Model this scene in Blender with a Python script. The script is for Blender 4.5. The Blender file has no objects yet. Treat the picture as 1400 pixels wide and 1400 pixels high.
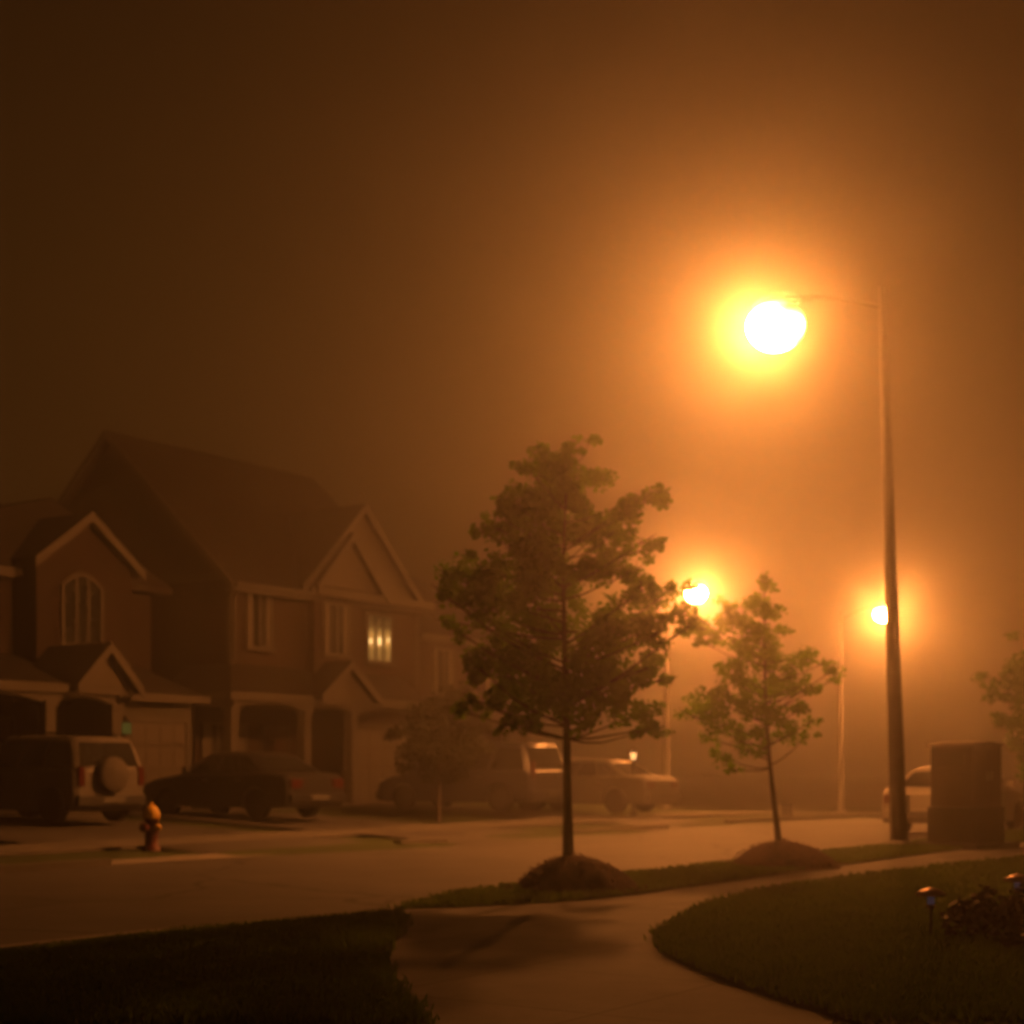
import bpy, bmesh, math, random
from math import sin, cos, pi, radians, sqrt, atan2
from mathutils import Vector, Matrix
random.seed(11)
R = random.Random(5)
sc = bpy.context.scene
col = sc.collection

# ------------------------------------------------------------------ frame of the place
# street frame: s runs along the street (away to the right), t runs across it (away to the left)
TH = radians(56.0)
UX, UY = cos(TH), sin(TH)
NX, NY = -UY, UX
OY = 17.5
F = 2150.0
HC = 1.4
def W(s, t, z=0.0):
    return Vector((UX*s + NX*t, OY + UY*s + NY*t, z))
def ST(x, y):
    dx, dy = x, y-OY
    return UX*dx+UY*dy, NX*dx+NY*dy
def s_at(px, t):
    k = (px-700)/F
    return (k*(OY+NY*t) - NX*t)/(UX - UY*k)
def z_at(py, s, t):
    return HC - (py-1050)*(OY+UY*s+NY*t)/F
def G(px, py):                      # point of the flat near ground
    Y = F*HC/(py-1050.0)
    return Vector(((px-700)/F*Y, Y, 0))
def sm(a, b, x):
    if a == b: return float(x > a)
    k = max(0.0, min(1.0, (x-a)/(b-a)))
    return k*k*(3-2*k)
def hfar(s, t):
    return 0.10 + 0.30*sm(8.5, 18.0, t)*(1-sm(26, 40, s)) - 0.35*sm(22, 46, s)
def hroad(s, t):
    return 0.0 - 0.35*sm(22, 46, s)

# ------------------------------------------------------------------ materials
def newmat(name):
    m = bpy.data.materials.new(name); m.use_nodes = True
    nt = m.node_tree; nt.nodes.clear()
    return m, nt, nt.nodes, nt.links
def mat(name, c, rough=0.7, var=0.25, scale=6.0, bump=0.15, bscale=40.0, metal=0.0, c2=None, coord='Object', spec=0.4):
    m, nt, N, L = newmat(name)
    out = N.new('ShaderNodeOutputMaterial'); b = N.new('ShaderNodeBsdfPrincipled')
    L.new(b.outputs[0], out.inputs[0])
    tc = N.new('ShaderNodeTexCoord')
    n1 = N.new('ShaderNodeTexNoise'); n1.inputs['Scale'].default_value = scale; n1.inputs['Detail'].default_value = 6
    n1.inputs['Roughness'].default_value = 0.65
    L.new(tc.outputs[coord], n1.inputs['Vector'])
    r = N.new('ShaderNodeValToRGB')
    r.color_ramp.elements[0].position = 0.3; r.color_ramp.elements[1].position = 0.7
    lo = tuple(x*(1-var) for x in c); hi = tuple(min(1, x*(1+var)) for x in (c2 or c))
    r.color_ramp.elements[0].color = (*lo, 1); r.color_ramp.elements[1].color = (*hi, 1)
    L.new(n1.outputs['Fac'], r.inputs[0]); L.new(r.outputs[0], b.inputs['Base Color'])
    b.inputs['Roughness'].default_value = rough; b.inputs['Metallic'].default_value = metal
    b.inputs['Specular IOR Level'].default_value = spec
    if bump:
        n2 = N.new('ShaderNodeTexNoise'); n2.inputs['Scale'].default_value = bscale; n2.inputs['Detail'].default_value = 5
        L.new(tc.outputs[coord], n2.inputs['Vector'])
        bp = N.new('ShaderNodeBump'); bp.inputs['Strength'].default_value = bump; bp.inputs['Distance'].default_value = 0.02
        L.new(n2.outputs['Fac'], bp.inputs['Height']); L.new(bp.outputs[0], b.inputs['Normal'])
    return m
def courses(name, c, c2, mortar, bw, bh, rough=0.85, off=0.5, msize=0.012):
    # bricks, siding boards and shingles: courses laid in object space
    m, nt, N, L = newmat(name)
    out = N.new('ShaderNodeOutputMaterial'); b = N.new('ShaderNodeBsdfPrincipled')
    L.new(b.outputs[0], out.inputs[0]); b.inputs['Roughness'].default_value = rough
    b.inputs['Specular IOR Level'].default_value = 0.25
    tc = N.new('ShaderNodeTexCoord'); sp = N.new('ShaderNodeSeparateXYZ'); L.new(tc.outputs['Object'], sp.inputs[0])
    ad = N.new('ShaderNodeMath'); L.new(sp.outputs[0], ad.inputs[0]); L.new(sp.outputs[1], ad.inputs[1])
    cb = N.new('ShaderNodeCombineXYZ'); L.new(ad.outputs[0], cb.inputs[0]); L.new(sp.outputs[2], cb.inputs[1])
    br = N.new('ShaderNodeTexBrick'); L.new(cb.outputs[0], br.inputs['Vector'])
    br.inputs['Scale'].default_value = 1.0; br.inputs['Brick Width'].default_value = bw; br.inputs['Row Height'].default_value = bh
    br.inputs['Mortar Size'].default_value = msize; br.offset = off
    br.inputs['Color1'].default_value = (*c, 1); br.inputs['Color2'].default_value = (*c2, 1); br.inputs['Mortar'].default_value = (*mortar, 1)
    n1 = N.new('ShaderNodeTexNoise'); n1.inputs['Scale'].default_value = 1.3; n1.inputs['Detail'].default_value = 5
    L.new(tc.outputs['Object'], n1.inputs['Vector'])
    mx = N.new('ShaderNodeMix'); mx.data_type = 'RGBA'; mx.blend_type = 'MULTIPLY'; mx.inputs[0].default_value = 0.45
    L.new(br.outputs['Color'], mx.inputs[6]); L.new(n1.outputs['Color'], mx.inputs[7]); L.new(mx.outputs[2], b.inputs['Base Color'])
    bp = N.new('ShaderNodeBump'); bp.inputs['Strength'].default_value = 0.5; bp.inputs['Distance'].default_value = 0.01; bp.invert = True
    L.new(br.outputs['Fac'], bp.inputs['Height']); L.new(bp.outputs[0], b.inputs['Normal'])
    return m
def paving(name, c, size):
    # poured slabs with tooled joints, mottled and stained
    m, nt, N, L = newmat(name)
    out = N.new('ShaderNodeOutputMaterial'); b = N.new('ShaderNodeBsdfPrincipled'); L.new(b.outputs[0], out.inputs[0])
    b.inputs['Roughness'].default_value = 0.8
    tc = N.new('ShaderNodeTexCoord'); mp = N.new('ShaderNodeMapping'); mp.inputs['Rotation'].default_value[2] = -TH
    L.new(tc.outputs['Object'], mp.inputs[0])
    br = N.new('ShaderNodeTexBrick'); L.new(mp.outputs[0], br.inputs['Vector']); br.offset = 0.0
    br.inputs['Scale'].default_value = 1; br.inputs['Brick Width'].default_value = size; br.inputs['Row Height'].default_value = size
    br.inputs['Mortar Size'].default_value = 0.014; br.inputs['Mortar Smooth'].default_value = 0.3
    br.inputs['Color1'].default_value = (*[x*1.06 for x in c], 1); br.inputs['Color2'].default_value = (*[x*0.88 for x in c], 1)
    br.inputs['Mortar'].default_value = (*[x*0.35 for x in c], 1)
    n1 = N.new('ShaderNodeTexNoise'); n1.inputs['Scale'].default_value = 1.1; n1.inputs['Detail'].default_value = 9; n1.inputs['Roughness'].default_value = 0.7
    L.new(tc.outputs['Object'], n1.inputs['Vector'])
    rp = N.new('ShaderNodeValToRGB'); L.new(n1.outputs['Fac'], rp.inputs[0])
    rp.color_ramp.elements[0].position = 0.32; rp.color_ramp.elements[0].color = (.5,.5,.5,1)
    rp.color_ramp.elements[1].position = 0.62; rp.color_ramp.elements[1].color = (1.1,1.1,1.1,1)
    mx = N.new('ShaderNodeMix'); mx.data_type = 'RGBA'; mx.blend_type = 'MULTIPLY'; mx.inputs[0].default_value = 1
    L.new(br.outputs['Color'], mx.inputs[6]); L.new(rp.outputs[0], mx.inputs[7]); L.new(mx.outputs[2], b.inputs['Base Color'])
    n2 = N.new('ShaderNodeTexNoise'); n2.inputs['Scale'].default_value = 70; n2.inputs['Detail'].default_value = 4; L.new(tc.outputs['Object'], n2.inputs['Vector'])
    bp = N.new('ShaderNodeBump'); bp.inputs['Strength'].default_value = 0.35; bp.inputs['Distance'].default_value = 0.012; L.new(n2.outputs['Fac'], bp.inputs['Height'])
    L.new(bp.outputs[0], b.inputs['Normal']); return m
def tarmac(name, c):
    # worn asphalt: mottling, dark crack-seal lines, fine stone
    m, nt, N, L = newmat(name)
    out = N.new('ShaderNodeOutputMaterial'); b = N.new('ShaderNodeBsdfPrincipled'); L.new(b.outputs[0], out.inputs[0])
    b.inputs['Roughness'].default_value = 0.72; b.inputs['Specular IOR Level'].default_value = 0.4
    tc = N.new('ShaderNodeTexCoord')
    n1 = N.new('ShaderNodeTexNoise'); n1.inputs['Scale'].default_value = 0.5; n1.inputs['Detail'].default_value = 9; n1.inputs['Roughness'].default_value = 0.7
    L.new(tc.outputs['Object'], n1.inputs['Vector'])
    rp = N.new('ShaderNodeValToRGB'); L.new(n1.outputs['Fac'], rp.inputs[0])
    rp.color_ramp.elements[0].position = .3; rp.color_ramp.elements[0].color = (*[x*.68 for x in c],1)
    rp.color_ramp.elements[1].position = .68; rp.color_ramp.elements[1].color = (*[x*1.25 for x in c],1)
    n3 = N.new('ShaderNodeTexNoise'); n3.inputs['Scale'].default_value = 0.8; n3.inputs['Detail'].default_value = 4; L.new(tc.outputs['Object'], n3.inputs['Vector'])
    mxv = N.new('ShaderNodeMix'); mxv.data_type = 'RGBA'; mxv.inputs[0].default_value = 0.35; L.new(tc.outputs['Object'], mxv.inputs[6]); L.new(n3.outputs['Color'], mxv.inputs[7])
    vo = N.new('ShaderNodeTexVoronoi'); vo.feature = 'DISTANCE_TO_EDGE'; vo.inputs['Scale'].default_value = 0.42; L.new(mxv.outputs[2], vo.inputs['Vector'])
    lt = N.new('ShaderNodeMath'); lt.operation = 'LESS_THAN'; lt.inputs[1].default_value = 0.008; L.new(vo.outputs['Distance'], lt.inputs[0])
    mx = N.new('ShaderNodeMix'); mx.data_type = 'RGBA'; L.new(lt.outputs[0], mx.inputs[0]); L.new(rp.outputs[0], mx.inputs[6]); mx.inputs[7].default_value = (.022,.021,.021,1)
    L.new(mx.outputs[2], b.inputs['Base Color'])
    n2 = N.new('ShaderNodeTexNoise'); n2.inputs['Scale'].default_value = 110; n2.inputs['Detail'].default_value = 4; L.new(tc.outputs['Object'], n2.inputs['Vector'])
    bp = N.new('ShaderNodeBump'); bp.inputs['Strength'].default_value = 0.5; bp.inputs['Distance'].default_value = 0.012; L.new(n2.outputs['Fac'], bp.inputs['Height'])
    L.new(bp.outputs[0], b.inputs['Normal']); return m
def litpane(name, c, z0, h):
    # drawn blind with a lamp close behind it
    m, nt, N, L = newmat(name)
    out = N.new('ShaderNodeOutputMaterial'); e = N.new('ShaderNodeEmission'); e.inputs[0].default_value = (*c, 1)
    tc = N.new('ShaderNodeTexCoord'); sp = N.new('ShaderNodeSeparateXYZ'); L.new(tc.outputs['Object'], sp.inputs[0])
    mr = N.new('ShaderNodeMapRange'); L.new(sp.outputs[2], mr.inputs[0]); mr.inputs[1].default_value = z0; mr.inputs[2].default_value = z0+h
    rp = N.new('ShaderNodeValToRGB'); L.new(mr.outputs[0], rp.inputs[0]); els = rp.color_ramp.elements
    els[0].color = (.30,.30,.30,1); els[1].color = (.05,.05,.05,1)
    for q, k in ((.25,.40),(.42,1.0),(.55,.75),(.75,.16)):
        el = els.new(q); el.color = (k,k,k,1)
    ml = N.new('ShaderNodeMath'); ml.operation = 'MULTIPLY'; L.new(rp.outputs[0], ml.inputs[0]); ml.inputs[1].default_value = 0.95
    L.new(ml.outputs[0], e.inputs[1]); L.new(e.outputs[0], out.inputs[0]); return m
def glow(name, c, strength):
    m, nt, N, L = newmat(name)
    out = N.new('ShaderNodeOutputMaterial'); e = N.new('ShaderNodeEmission')
    e.inputs[0].default_value = (*c, 1); e.inputs[1].default_value = strength
    L.new(e.outputs[0], out.inputs[0]); return m
def leafmat(name, c, c2, trans=0.45, tk=1.0):
    m, nt, N, L = newmat(name)
    out = N.new('ShaderNodeOutputMaterial')
    oi = N.new('ShaderNodeTexCoord')
    n1 = N.new('ShaderNodeTexNoise'); n1.inputs['Scale'].default_value = 3.5; n1.inputs['Detail'].default_value = 8; n1.inputs['Roughness'].default_value = 0.8
    L.new(oi.outputs['Object'], n1.inputs['Vector'])
    r = N.new('ShaderNodeValToRGB'); r.color_ramp.elements[0].position = 0.35; r.color_ramp.elements[1].position = 0.68
    r.color_ramp.elements[0].color = (*c, 1); r.color_ramp.elements[1].color = (*c2, 1)
    L.new(n1.outputs['Fac'], r.inputs[0])
    d = N.new('ShaderNodeBsdfPrincipled'); d.inputs['Roughness'].default_value = 0.55; d.inputs['Specular IOR Level'].default_value = 0.3
    t = N.new('ShaderNodeBsdfTranslucent')
    L.new(r.outputs[0], d.inputs['Base Color'])
    bs = N.new('ShaderNodeMix'); bs.data_type = 'RGBA'; bs.blend_type = 'MULTIPLY'; bs.inputs[0].default_value = 1; bs.clamp_result = False
    L.new(r.outputs[0], bs.inputs[6]); bs.inputs[7].default_value = (tk, tk*0.95, tk*0.5, 1); L.new(bs.outputs[2], t.inputs[0])
    mx = N.new('ShaderNodeMixShader'); mx.inputs[0].default_value = trans
    L.new(d.outputs[0], mx.inputs[1]); L.new(t.outputs[0], mx.inputs[2]); L.new(mx.outputs[0], out.inputs[0])
    return m
def lensmat(name, c, strength, hot=1.0):
    # prismatic bowl lit from within: brightest low down round the arc tube, weaker towards its rim
    m, nt, N, L = newmat(name)
    out = N.new('ShaderNodeOutputMaterial'); e = N.new('ShaderNodeEmission'); e.inputs[0].default_value = (*c, 1)
    tc = N.new('ShaderNodeTexCoord'); sp = N.new('ShaderNodeSeparateXYZ'); L.new(tc.outputs['Object'], sp.inputs[0])
    mr = N.new('ShaderNodeMapRange'); L.new(sp.outputs[2], mr.inputs[0])
    mr.inputs[1].default_value = -0.45; mr.inputs[2].default_value = 0.40
    rp = N.new('ShaderNodeValToRGB'); L.new(mr.outputs[0], rp.inputs[0])
    els = rp.color_ramp.elements
    els[0].position = 0.0; els[0].color = (.30,)*3+(1,)
    els[1].position = 1.0; els[1].color = (.012,)*3+(1,)
    for q, k in ((.22,.50),(.42,1.0),(.58,.80),(.74,.05)):
        el = els.new(q); el.color = (k,)*3+(1,)
    m2 = N.new('ShaderNodeMapRange'); L.new(sp.outputs[1], m2.inputs[0])       # thrown forward over the road
    m2.inputs[1].default_value = -0.32; m2.inputs[2].default_value = 0.45; m2.inputs[3].default_value = 0.04; m2.inputs[4].default_value = 2.0
    ml = N.new('ShaderNodeMath'); ml.operation = 'MULTIPLY'; L.new(rp.outputs[0], ml.inputs[0]); L.new(m2.outputs[0], ml.inputs[1])
    mr = N.new('ShaderNodeMath'); mr.operation = 'MULTIPLY'; L.new(ml.outputs[0], mr.inputs[0]); mr.inputs[1].default_value = strength
    L.new(mr.outputs[0], e.inputs[1]); L.new(e.outputs[0], out.inputs[0]); return m

SODIUM = (1.0, 0.292, 0.052)
LAMP_S = 1500.0
M = {}
M['asphalt'] = tarmac('asphalt', (0.080,0.076,0.072))
M['concrete'] = paving('concrete', (0.092,0.086,0.077), 1.45)
M['old_concrete'] = mat('old_concrete', (0.12,0.112,0.10), 0.9, 0.25, 1.2, 0.3, 60)
M['kerb'] = mat('kerb_concrete', (0.22,0.205,0.185), 0.85, 0.2, 2.0, 0.3, 50)
M['turf'] = mat('turf', (0.040,0.058,0.014), 0.95, 0.45, 1.2, 0.6, 60)
M['grass'] = leafmat('grass_blade', (0.045,0.082,0.012), (0.085,0.138,0.018), 0.55, 1.6)
M['mulch'] = mat('mulch', (0.070,0.024,0.014), 0.95, 0.6, 14, 1.0, 35)
M['brick'] = courses('dark_brick', (0.032,0.016,0.010), (0.046,0.024,0.015), (0.045,0.038,0.032), 0.22, 0.075)
M['brick_b'] = courses('red_brick', (0.026,0.012,0.008), (0.036,0.018,0.012), (0.034,0.029,0.025), 0.22, 0.075)
M['siding'] = courses('siding', (0.062,0.055,0.044), (0.072,0.064,0.05), (0.05,0.045,0.035), 6.0, 0.14, 0.6, 0.3, 0.008)
M['stucco'] = mat('gable_stucco', (0.072,0.063,0.050), 0.8, 0.12, 3, 0.2, 60)
M['shingle'] = courses('shingle', (0.026,0.021,0.018), (0.040,0.033,0.028), (0.012,0.010,0.009), 0.32, 0.13, 0.9)
M['trim'] = mat('trim_paint', (0.070,0.064,0.055), 0.85, 0.1, 3, 0.05, 40)
M['door'] = mat('door_paint', (0.06,0.036,0.025), 0.5, 0.15, 3, 0.05, 40)
M['garage'] = mat('garage_paint', (0.07,0.06,0.048), 0.6, 0.12, 3, 0.05, 40)
M['glass'] = mat('window_glass', (0.018,0.019,0.02), 0.05, 0.2, 2, 0, 1, spec=0.6)
M['curtain'] = mat('curtain', (0.11,0.10,0.085), 0.9, 0.2, 9, 0.1, 40)
M['metal'] = mat('galvanised', (0.30,0.30,0.29), 0.55, 0.2, 4, 0.1, 40, metal=0.4)
M['pole'] = mat('pole_concrete', (0.15,0.14,0.125), 0.8, 0.2, 5, 0.35, 70)
M['arm'] = mat('dark_steel', (0.05,0.048,0.045), 0.7, 0.2, 6, 0.1, 40)
M['housing'] = mat('lamp_housing', (0.22,0.21,0.2), 0.5, 0.15, 6, 0.05, 40, metal=0.3)
M['cabinet'] = mat('cabinet_paint', (0.10,0.08,0.062), 0.55, 0.15, 3, 0.06, 60)
M['cabinet_base'] = mat('cabinet_base_paint', (0.06,0.06,0.048), 0.6, 0.2, 4, 0.06, 60)
M['bark'] = mat('bark', (0.065,0.050,0.038), 0.95, 0.4, 12, 0.8, 40)
M['leaf'] = leafmat('maple_leaf', (0.035,0.082,0.008), (0.090,0.185,0.014), 0.6, 2.5)
M['leaf_y'] = leafmat('young_leaf', (0.050,0.115,0.009), (0.125,0.250,0.016), 0.62, 2.6)
M['leaf_d'] = leafmat('dark_leaf', (0.022,0.028,0.014), (0.045,0.055,0.02), 0.3)
M['leaf_p'] = leafmat('purple_leaf', (0.030,0.016,0.018), (0.050,0.030,0.028), 0.25)
M['rubber'] = mat('tyre_rubber', (0.022,0.022,0.022), 0.85, 0.2, 10, 0.2, 60)
M['alloy'] = mat('alloy', (0.45,0.44,0.42), 0.4, 0.1, 5, 0, 1, metal=0.7)
M['chrome'] = mat('chrome', (0.6,0.6,0.6), 0.2, 0.05, 5, 0, 1, metal=0.9)
M['black_plastic'] = mat('black_plastic', (0.025,0.025,0.026), 0.6, 0.2, 10, 0.1, 80)
M['red_lens'] = mat('red_lens', (0.055,0.004,0.003), 0.3, 0.1, 5, 0, 1)
M['clear_lens'] = mat('clear_lens', (0.6,0.58,0.52), 0.1, 0.1, 5, 0, 1)
M['plate'] = mat('plate_white', (0.09,0.09,0.085), 0.7, 0.05, 5, 0, 1)
def paint(name, c): return mat(name, c, 0.42, 0.10, 2, 0, 1, metal=0.1, spec=0.5)
M['p_silver'] = paint('silver_paint', (0.11,0.104,0.095)); M['p_dark'] = paint('dark_paint', (0.020,0.020,0.022))
M['p_pale'] = paint('pale_paint', (0.22,0.205,0.185)); M['spare'] = mat('spare_cover', (0.065,0.060,0.054), 0.85, 0.25, 6, 0.1, 40); M['p_grey'] = paint('grey_paint', (0.07,0.066,0.062)); M['p_navy'] = paint('navy_paint', (0.03,0.03,0.045))
M['hyd_red'] = mat('hydrant_red', (0.085,0.012,0.008), 0.5, 0.2, 8, 0.15, 50)
M['hyd_yel'] = mat('hydrant_yellow', (0.55,0.34,0.03), 0.45, 0.1, 8, 0.1, 50)
M['copper'] = mat('copper_cap', (0.42,0.26,0.18), 0.45, 0.2, 10, 0.1, 40, metal=0.6)
M['lens'] = lensmat('sodium_bowl', SODIUM, LAMP_S)
M['lit'] = glow('lit_bulb', (1.0,0.62,0.22), 2.4)
M['lit_curtain'] = litpane('lit_pane', (1.0,0.44,0.09), 4.22, 1.30)
M['lit_low'] = glow('lantern_glow', (0.62,0.55,0.10), 0.10)
M['led'] = glow('solar_led', (0.46,0.37,0.56), 0.035)
M['post_lamp'] = glow('post_lamp_glow', (1.0,0.45,0.14), 2.2)

# ------------------------------------------------------------------ mesh builder
class MB:
    def __init__(s): s.v = []; s.f = []; s.sm = []
    def add(s, vs, fs, smooth=False):
        b = len(s.v); s.v += [tuple(v) for v in vs]
        for f in fs: s.f.append(tuple(b+i for i in f)); s.sm.append(smooth)
        return s
    def box(s, x0, x1, y0, y1, z0, z1, mtx=None):
        vs = [Vector(p) for p in ((x0,y0,z0),(x1,y0,z0),(x1,y1,z0),(x0,y1,z0),(x0,y0,z1),(x1,y0,z1),(x1,y1,z1),(x0,y1,z1))]
        if mtx: vs = [mtx @ v for v in vs]
        return s.add(vs, [(3,2,1,0),(4,5,6,7),(0,1,5,4),(1,2,6,5),(2,3,7,6),(3,0,4,7)])
    def prism(s, poly, fn, a, b):            # poly of 2D points, fn(u,v,w)->3D, swept w from a to b
        n = len(poly)
        vs = [fn(p[0],p[1],a) for p in poly]+[fn(p[0],p[1],b) for p in poly]
        fs = [tuple(range(n-1,-1,-1)), tuple(range(n,2*n))]
        fs += [(i,(i+1)%n,n+(i+1)%n,n+i) for i in range(n)]
        return s.add(vs, fs)
    def poly(s, pts): return s.add(pts, [tuple(range(len(pts)))])
    def tube(s, pts, rad, n=10, cap=True, smooth=True):
        pts = [Vector(p) for p in pts]; k = len(pts)
        if not hasattr(rad, '__len__'): rad = [rad]*k
        vs = []; pr = None
        for i, p in enumerate(pts):
            d = (pts[min(i+1,k-1)]-pts[max(i-1,0)]).normalized()
            if pr is None:
                a = d.orthogonal().normalized()
            else:
                a = (pr - d*pr.dot(d))
                a = a.normalized() if a.length > 1e-6 else d.orthogonal().normalized()
            pr = a; b = d.cross(a)
            vs += [p + (a*cos(2*pi*j/n)+b*sin(2*pi*j/n))*rad[i] for j in range(n)]
        fs = [(i*n+j, i*n+(j+1)%n, (i+1)*n+(j+1)%n, (i+1)*n+j) for i in range(k-1) for j in range(n)]
        s.add(vs, fs, smooth)
        if cap:
            s.add(vs[:n], [tuple(range(n-1,-1,-1))]); s.add(vs[-n:], [tuple(range(n))])
        return s
    def lathe(s, prof, n=16, c=(0,0,0), sx=1, sy=1, smooth=True, mtx=None):
        vs = []
        for r, z in prof:
            for j in range(n):
                v = Vector((c[0]+r*sx*cos(2*pi*j/n), c[1]+r*sy*sin(2*pi*j/n), c[2]+z))
                vs.append(mtx @ v if mtx else v)
        fs = [(i*n+j, i*n+(j+1)%n, (i+1)*n+(j+1)%n, (i+1)*n+j) for i in range(len(prof)-1) for j in range(n)]
        s.add(vs, fs, smooth)
        s.add(vs[:n], [tuple(range(n-1,-1,-1))]); s.add(vs[-n:], [tuple(range(n))])
        return s
    def build(s, name, m, parent=None, bevel=0.0, loc=None, fix=True):
        me = bpy.data.meshes.new(name); me.from_pydata(s.v, [], s.f); me.update()
        me.polygons.foreach_set('use_smooth', s.sm)
        if bevel or fix:
            bm = bmesh.new(); bm.from_mesh(me)
            if fix: bmesh.ops.recalc_face_normals(bm, faces=bm.faces)
            if bevel:
                bmesh.ops.remove_doubles(bm, verts=bm.verts, dist=1e-5)
                es = [e for e in bm.edges if len(e.link_faces) == 2 and e.calc_face_angle(0) > 0.6]
                bmesh.ops.bevel(bm, geom=es, offset=bevel, segments=2, profile=0.6, affect='EDGES', clamp_overlap=True)
            bm.to_mesh(me); bm.free()
        me.materials.append(m)
        o = bpy.data.objects.new(name, me); col.objects.link(o)
        if parent: o.parent = parent
        if loc: o.location = loc
        return o
def tag(o, label=None, cat=None, group=None, kind=None):
    if label: o['label'] = label
    if cat: o['category'] = cat
    if group: o['group'] = group
    if kind: o['kind'] = kind
    return o
def empty(name, loc, rz=0.0, label=None, cat=None, group=None):
    o = bpy.data.objects.new(name, None); o.empty_display_size = 0.2
    o.location = loc; o.rotation_euler = (0,0,rz); col.objects.link(o)
    return tag(o, label, cat, group)
def copy_tree(o, parent=None):
    c = o.copy(); col.objects.link(c)
    if parent: c.parent = parent
    for ch in [x for x in bpy.data.objects if x.parent == o]: copy_tree(ch, c)
    return c

# ------------------------------------------------------------------ ground
def sheet(name, pts, m, zf, step=1.0, skirt=0.0, kind='structure', label=None, cat=None):
    bm = bmesh.new()
    vs = [bm.verts.new((p[0], p[1], 0)) for p in pts]
    f = bm.faces.new(vs)
    bmesh.ops.triangulate(bm, faces=[f])
    xs = [p[0] for p in pts]; ys = [p[1] for p in pts]
    for ax, lo, hi in ((0, min(xs), max(xs)), (1, min(ys), max(ys))):
        n = int((hi-lo)/step)
        for i in range(1, n+1):
            co = [0,0,0]; co[ax] = lo+i*step; no = [0,0,0]; no[ax] = 1
            bmesh.ops.bisect_plane(bm, geom=bm.verts[:]+bm.edges[:]+bm.faces[:], plane_co=co, plane_no=no, dist=1e-5)
    for v in bm.verts:
        s, t = ST(v.co.x, v.co.y); v.co.z = zf(s, t)
    bmesh.ops.recalc_face_normals(bm, faces=bm.faces)
    for f in bm.faces:
        if f.normal.z < 0: f.normal_flip()
    if skirt:
        be = [e for e in bm.edges if len(e.link_faces) == 1]
        r = bmesh.ops.extrude_edge_only(bm, edges=be)
        for v in [g for g in r['geom'] if isinstance(g, bmesh.types.BMVert)]: v.co.z -= skirt
    me = bpy.data.meshes.new(name); bm.to_mesh(me); bm.free(); me.materials.append(m)
    o = bpy.data.objects.new(name, me); col.objects.link(o)
    tag(o, label, cat, None, kind)
    return o
def rect(s0, s1, t0, t1):
    return [W(s0,t0), W(s1,t0), W(s1,t1), W(s0,t1)]

# one ground sheet out to the horizon
def hground(s, t):
    if t > 7.5: return hfar(s, t) - 0.05*(1-sm(60, 90, t))
    return hroad(s, t) - 0.05
gx = [-320,-220,-150,-100,-70]+[-50+2*i for i in range(51)]+[70,100,150,220,320]
gy = [-60,-30,-10]+[0+2*i for i in range(46)]+[110,150,220,300,380]
vs = []; 
for y in gy:
    for x in gx:
        s, t = ST(x, y); vs.append((x, y, hground(s, t)))
nx = len(gx)
g = MB().add(vs, [(j*nx+i, j*nx+i+1, (j+1)*nx+i+1, (j+1)*nx+i) for j in range(len(gy)-1) for i in range(nx-1)], True).build('ground', M['turf'], fix=False)
tag(g, kind='structure')
sheet('road', rect(-40, 90, 0, 7.5), M['asphalt'], lambda s,t: hroad(s,t)+0.02*sm(0,3.7,t)*sm(7.5,3.8,t), 2.5)

def prof_strip(name, s0, s1, t0, t1, m, zf, depth=0.16, step=1.0, kind='structure'):
    n = max(1, int((s1-s0)/step)); mb = MB(); vs = []; fs = []
    for i in range(n+1):
        s = s0+(s1-s0)*i/n
        for (t, dz) in ((t0,-depth),(t0,0),(t1,0),(t1,-depth)):
            vs.append(W(s, t, zf(s,t)+dz))
    for i in range(n):
        for j in range(3): fs.append((i*4+j, i*4+j+1, (i+1)*4+j+1, (i+1)*4+j))
    fs += [(0,1,2,3), (n*4+3,n*4+2,n*4+1,n*4)]
    o = mb.add(vs, fs).build(name, m); tag(o, kind=kind); return o
# near kerb (dropped across the driveway) and far kerb
prof_strip('kerb', -2.0, 80, -0.16, 0.0, M['kerb'], lambda s,t: hroad(s,t)+0.10*sm(-2.0,-0.9,s)+0.012)
prof_strip('kerb', -40, -3.6, -0.16, 0.0, M['kerb'], lambda s,t: 0.012+0.06*sm(-3.6,-6.0,s))
FARK = lambda s,t: hroad(s,t)+0.105
prof_strip('kerb', -40, 0.9, 7.5, 7.68, M['old_concrete'], FARK)
prof_strip('kerb', 7.6, 9.0, 7.5, 7.68, M['old_concrete'], FARK)
prof_strip('kerb', 13.2, 17.6, 7.5, 7.68, M['old_concrete'], FARK)
prof_strip('kerb', 20.8, 80, 7.5, 7.68, M['old_concrete'], FARK)
# far pavement, driveway aprons and lots
sheet('pavement', rect(-40, 90, 9.7, 11.1), M['old_concrete'], lambda s,t: hfar(s,t)+0.012, 2.0, 0.05)
def ramp(s,t): return hroad(s,t)+0.008+(hfar(s,t)+0.016-hroad(s,t)-0.008)*sm(7.5,9.3,t)
sheet('apron', rect(0.9, 5.9, 7.5, 8.15), M['kerb'], ramp, 0.5)
sheet('driveway', rect(3.4, 7.6, 8.15, 9.7), M['asphalt'], ramp, 0.6)
sheet('driveway', rect(2.4, 7.9, 11.1, 17.0), M['asphalt'], lambda s,t: hfar(s,t)+0.014, 1.0)
sheet('driveway', rect(9.0, 13.2, 7.5, 9.7), M['asphalt'], ramp, 0.6)
sheet('driveway', rect(9.2, 13.2, 11.1, 17.4), M['asphalt'], lambda s,t: hfar(s,t)+0.014, 1.0)
sheet('driveway', rect(17.6, 20.8, 7.5, 9.7), M['asphalt'], ramp, 0.6)
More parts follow.
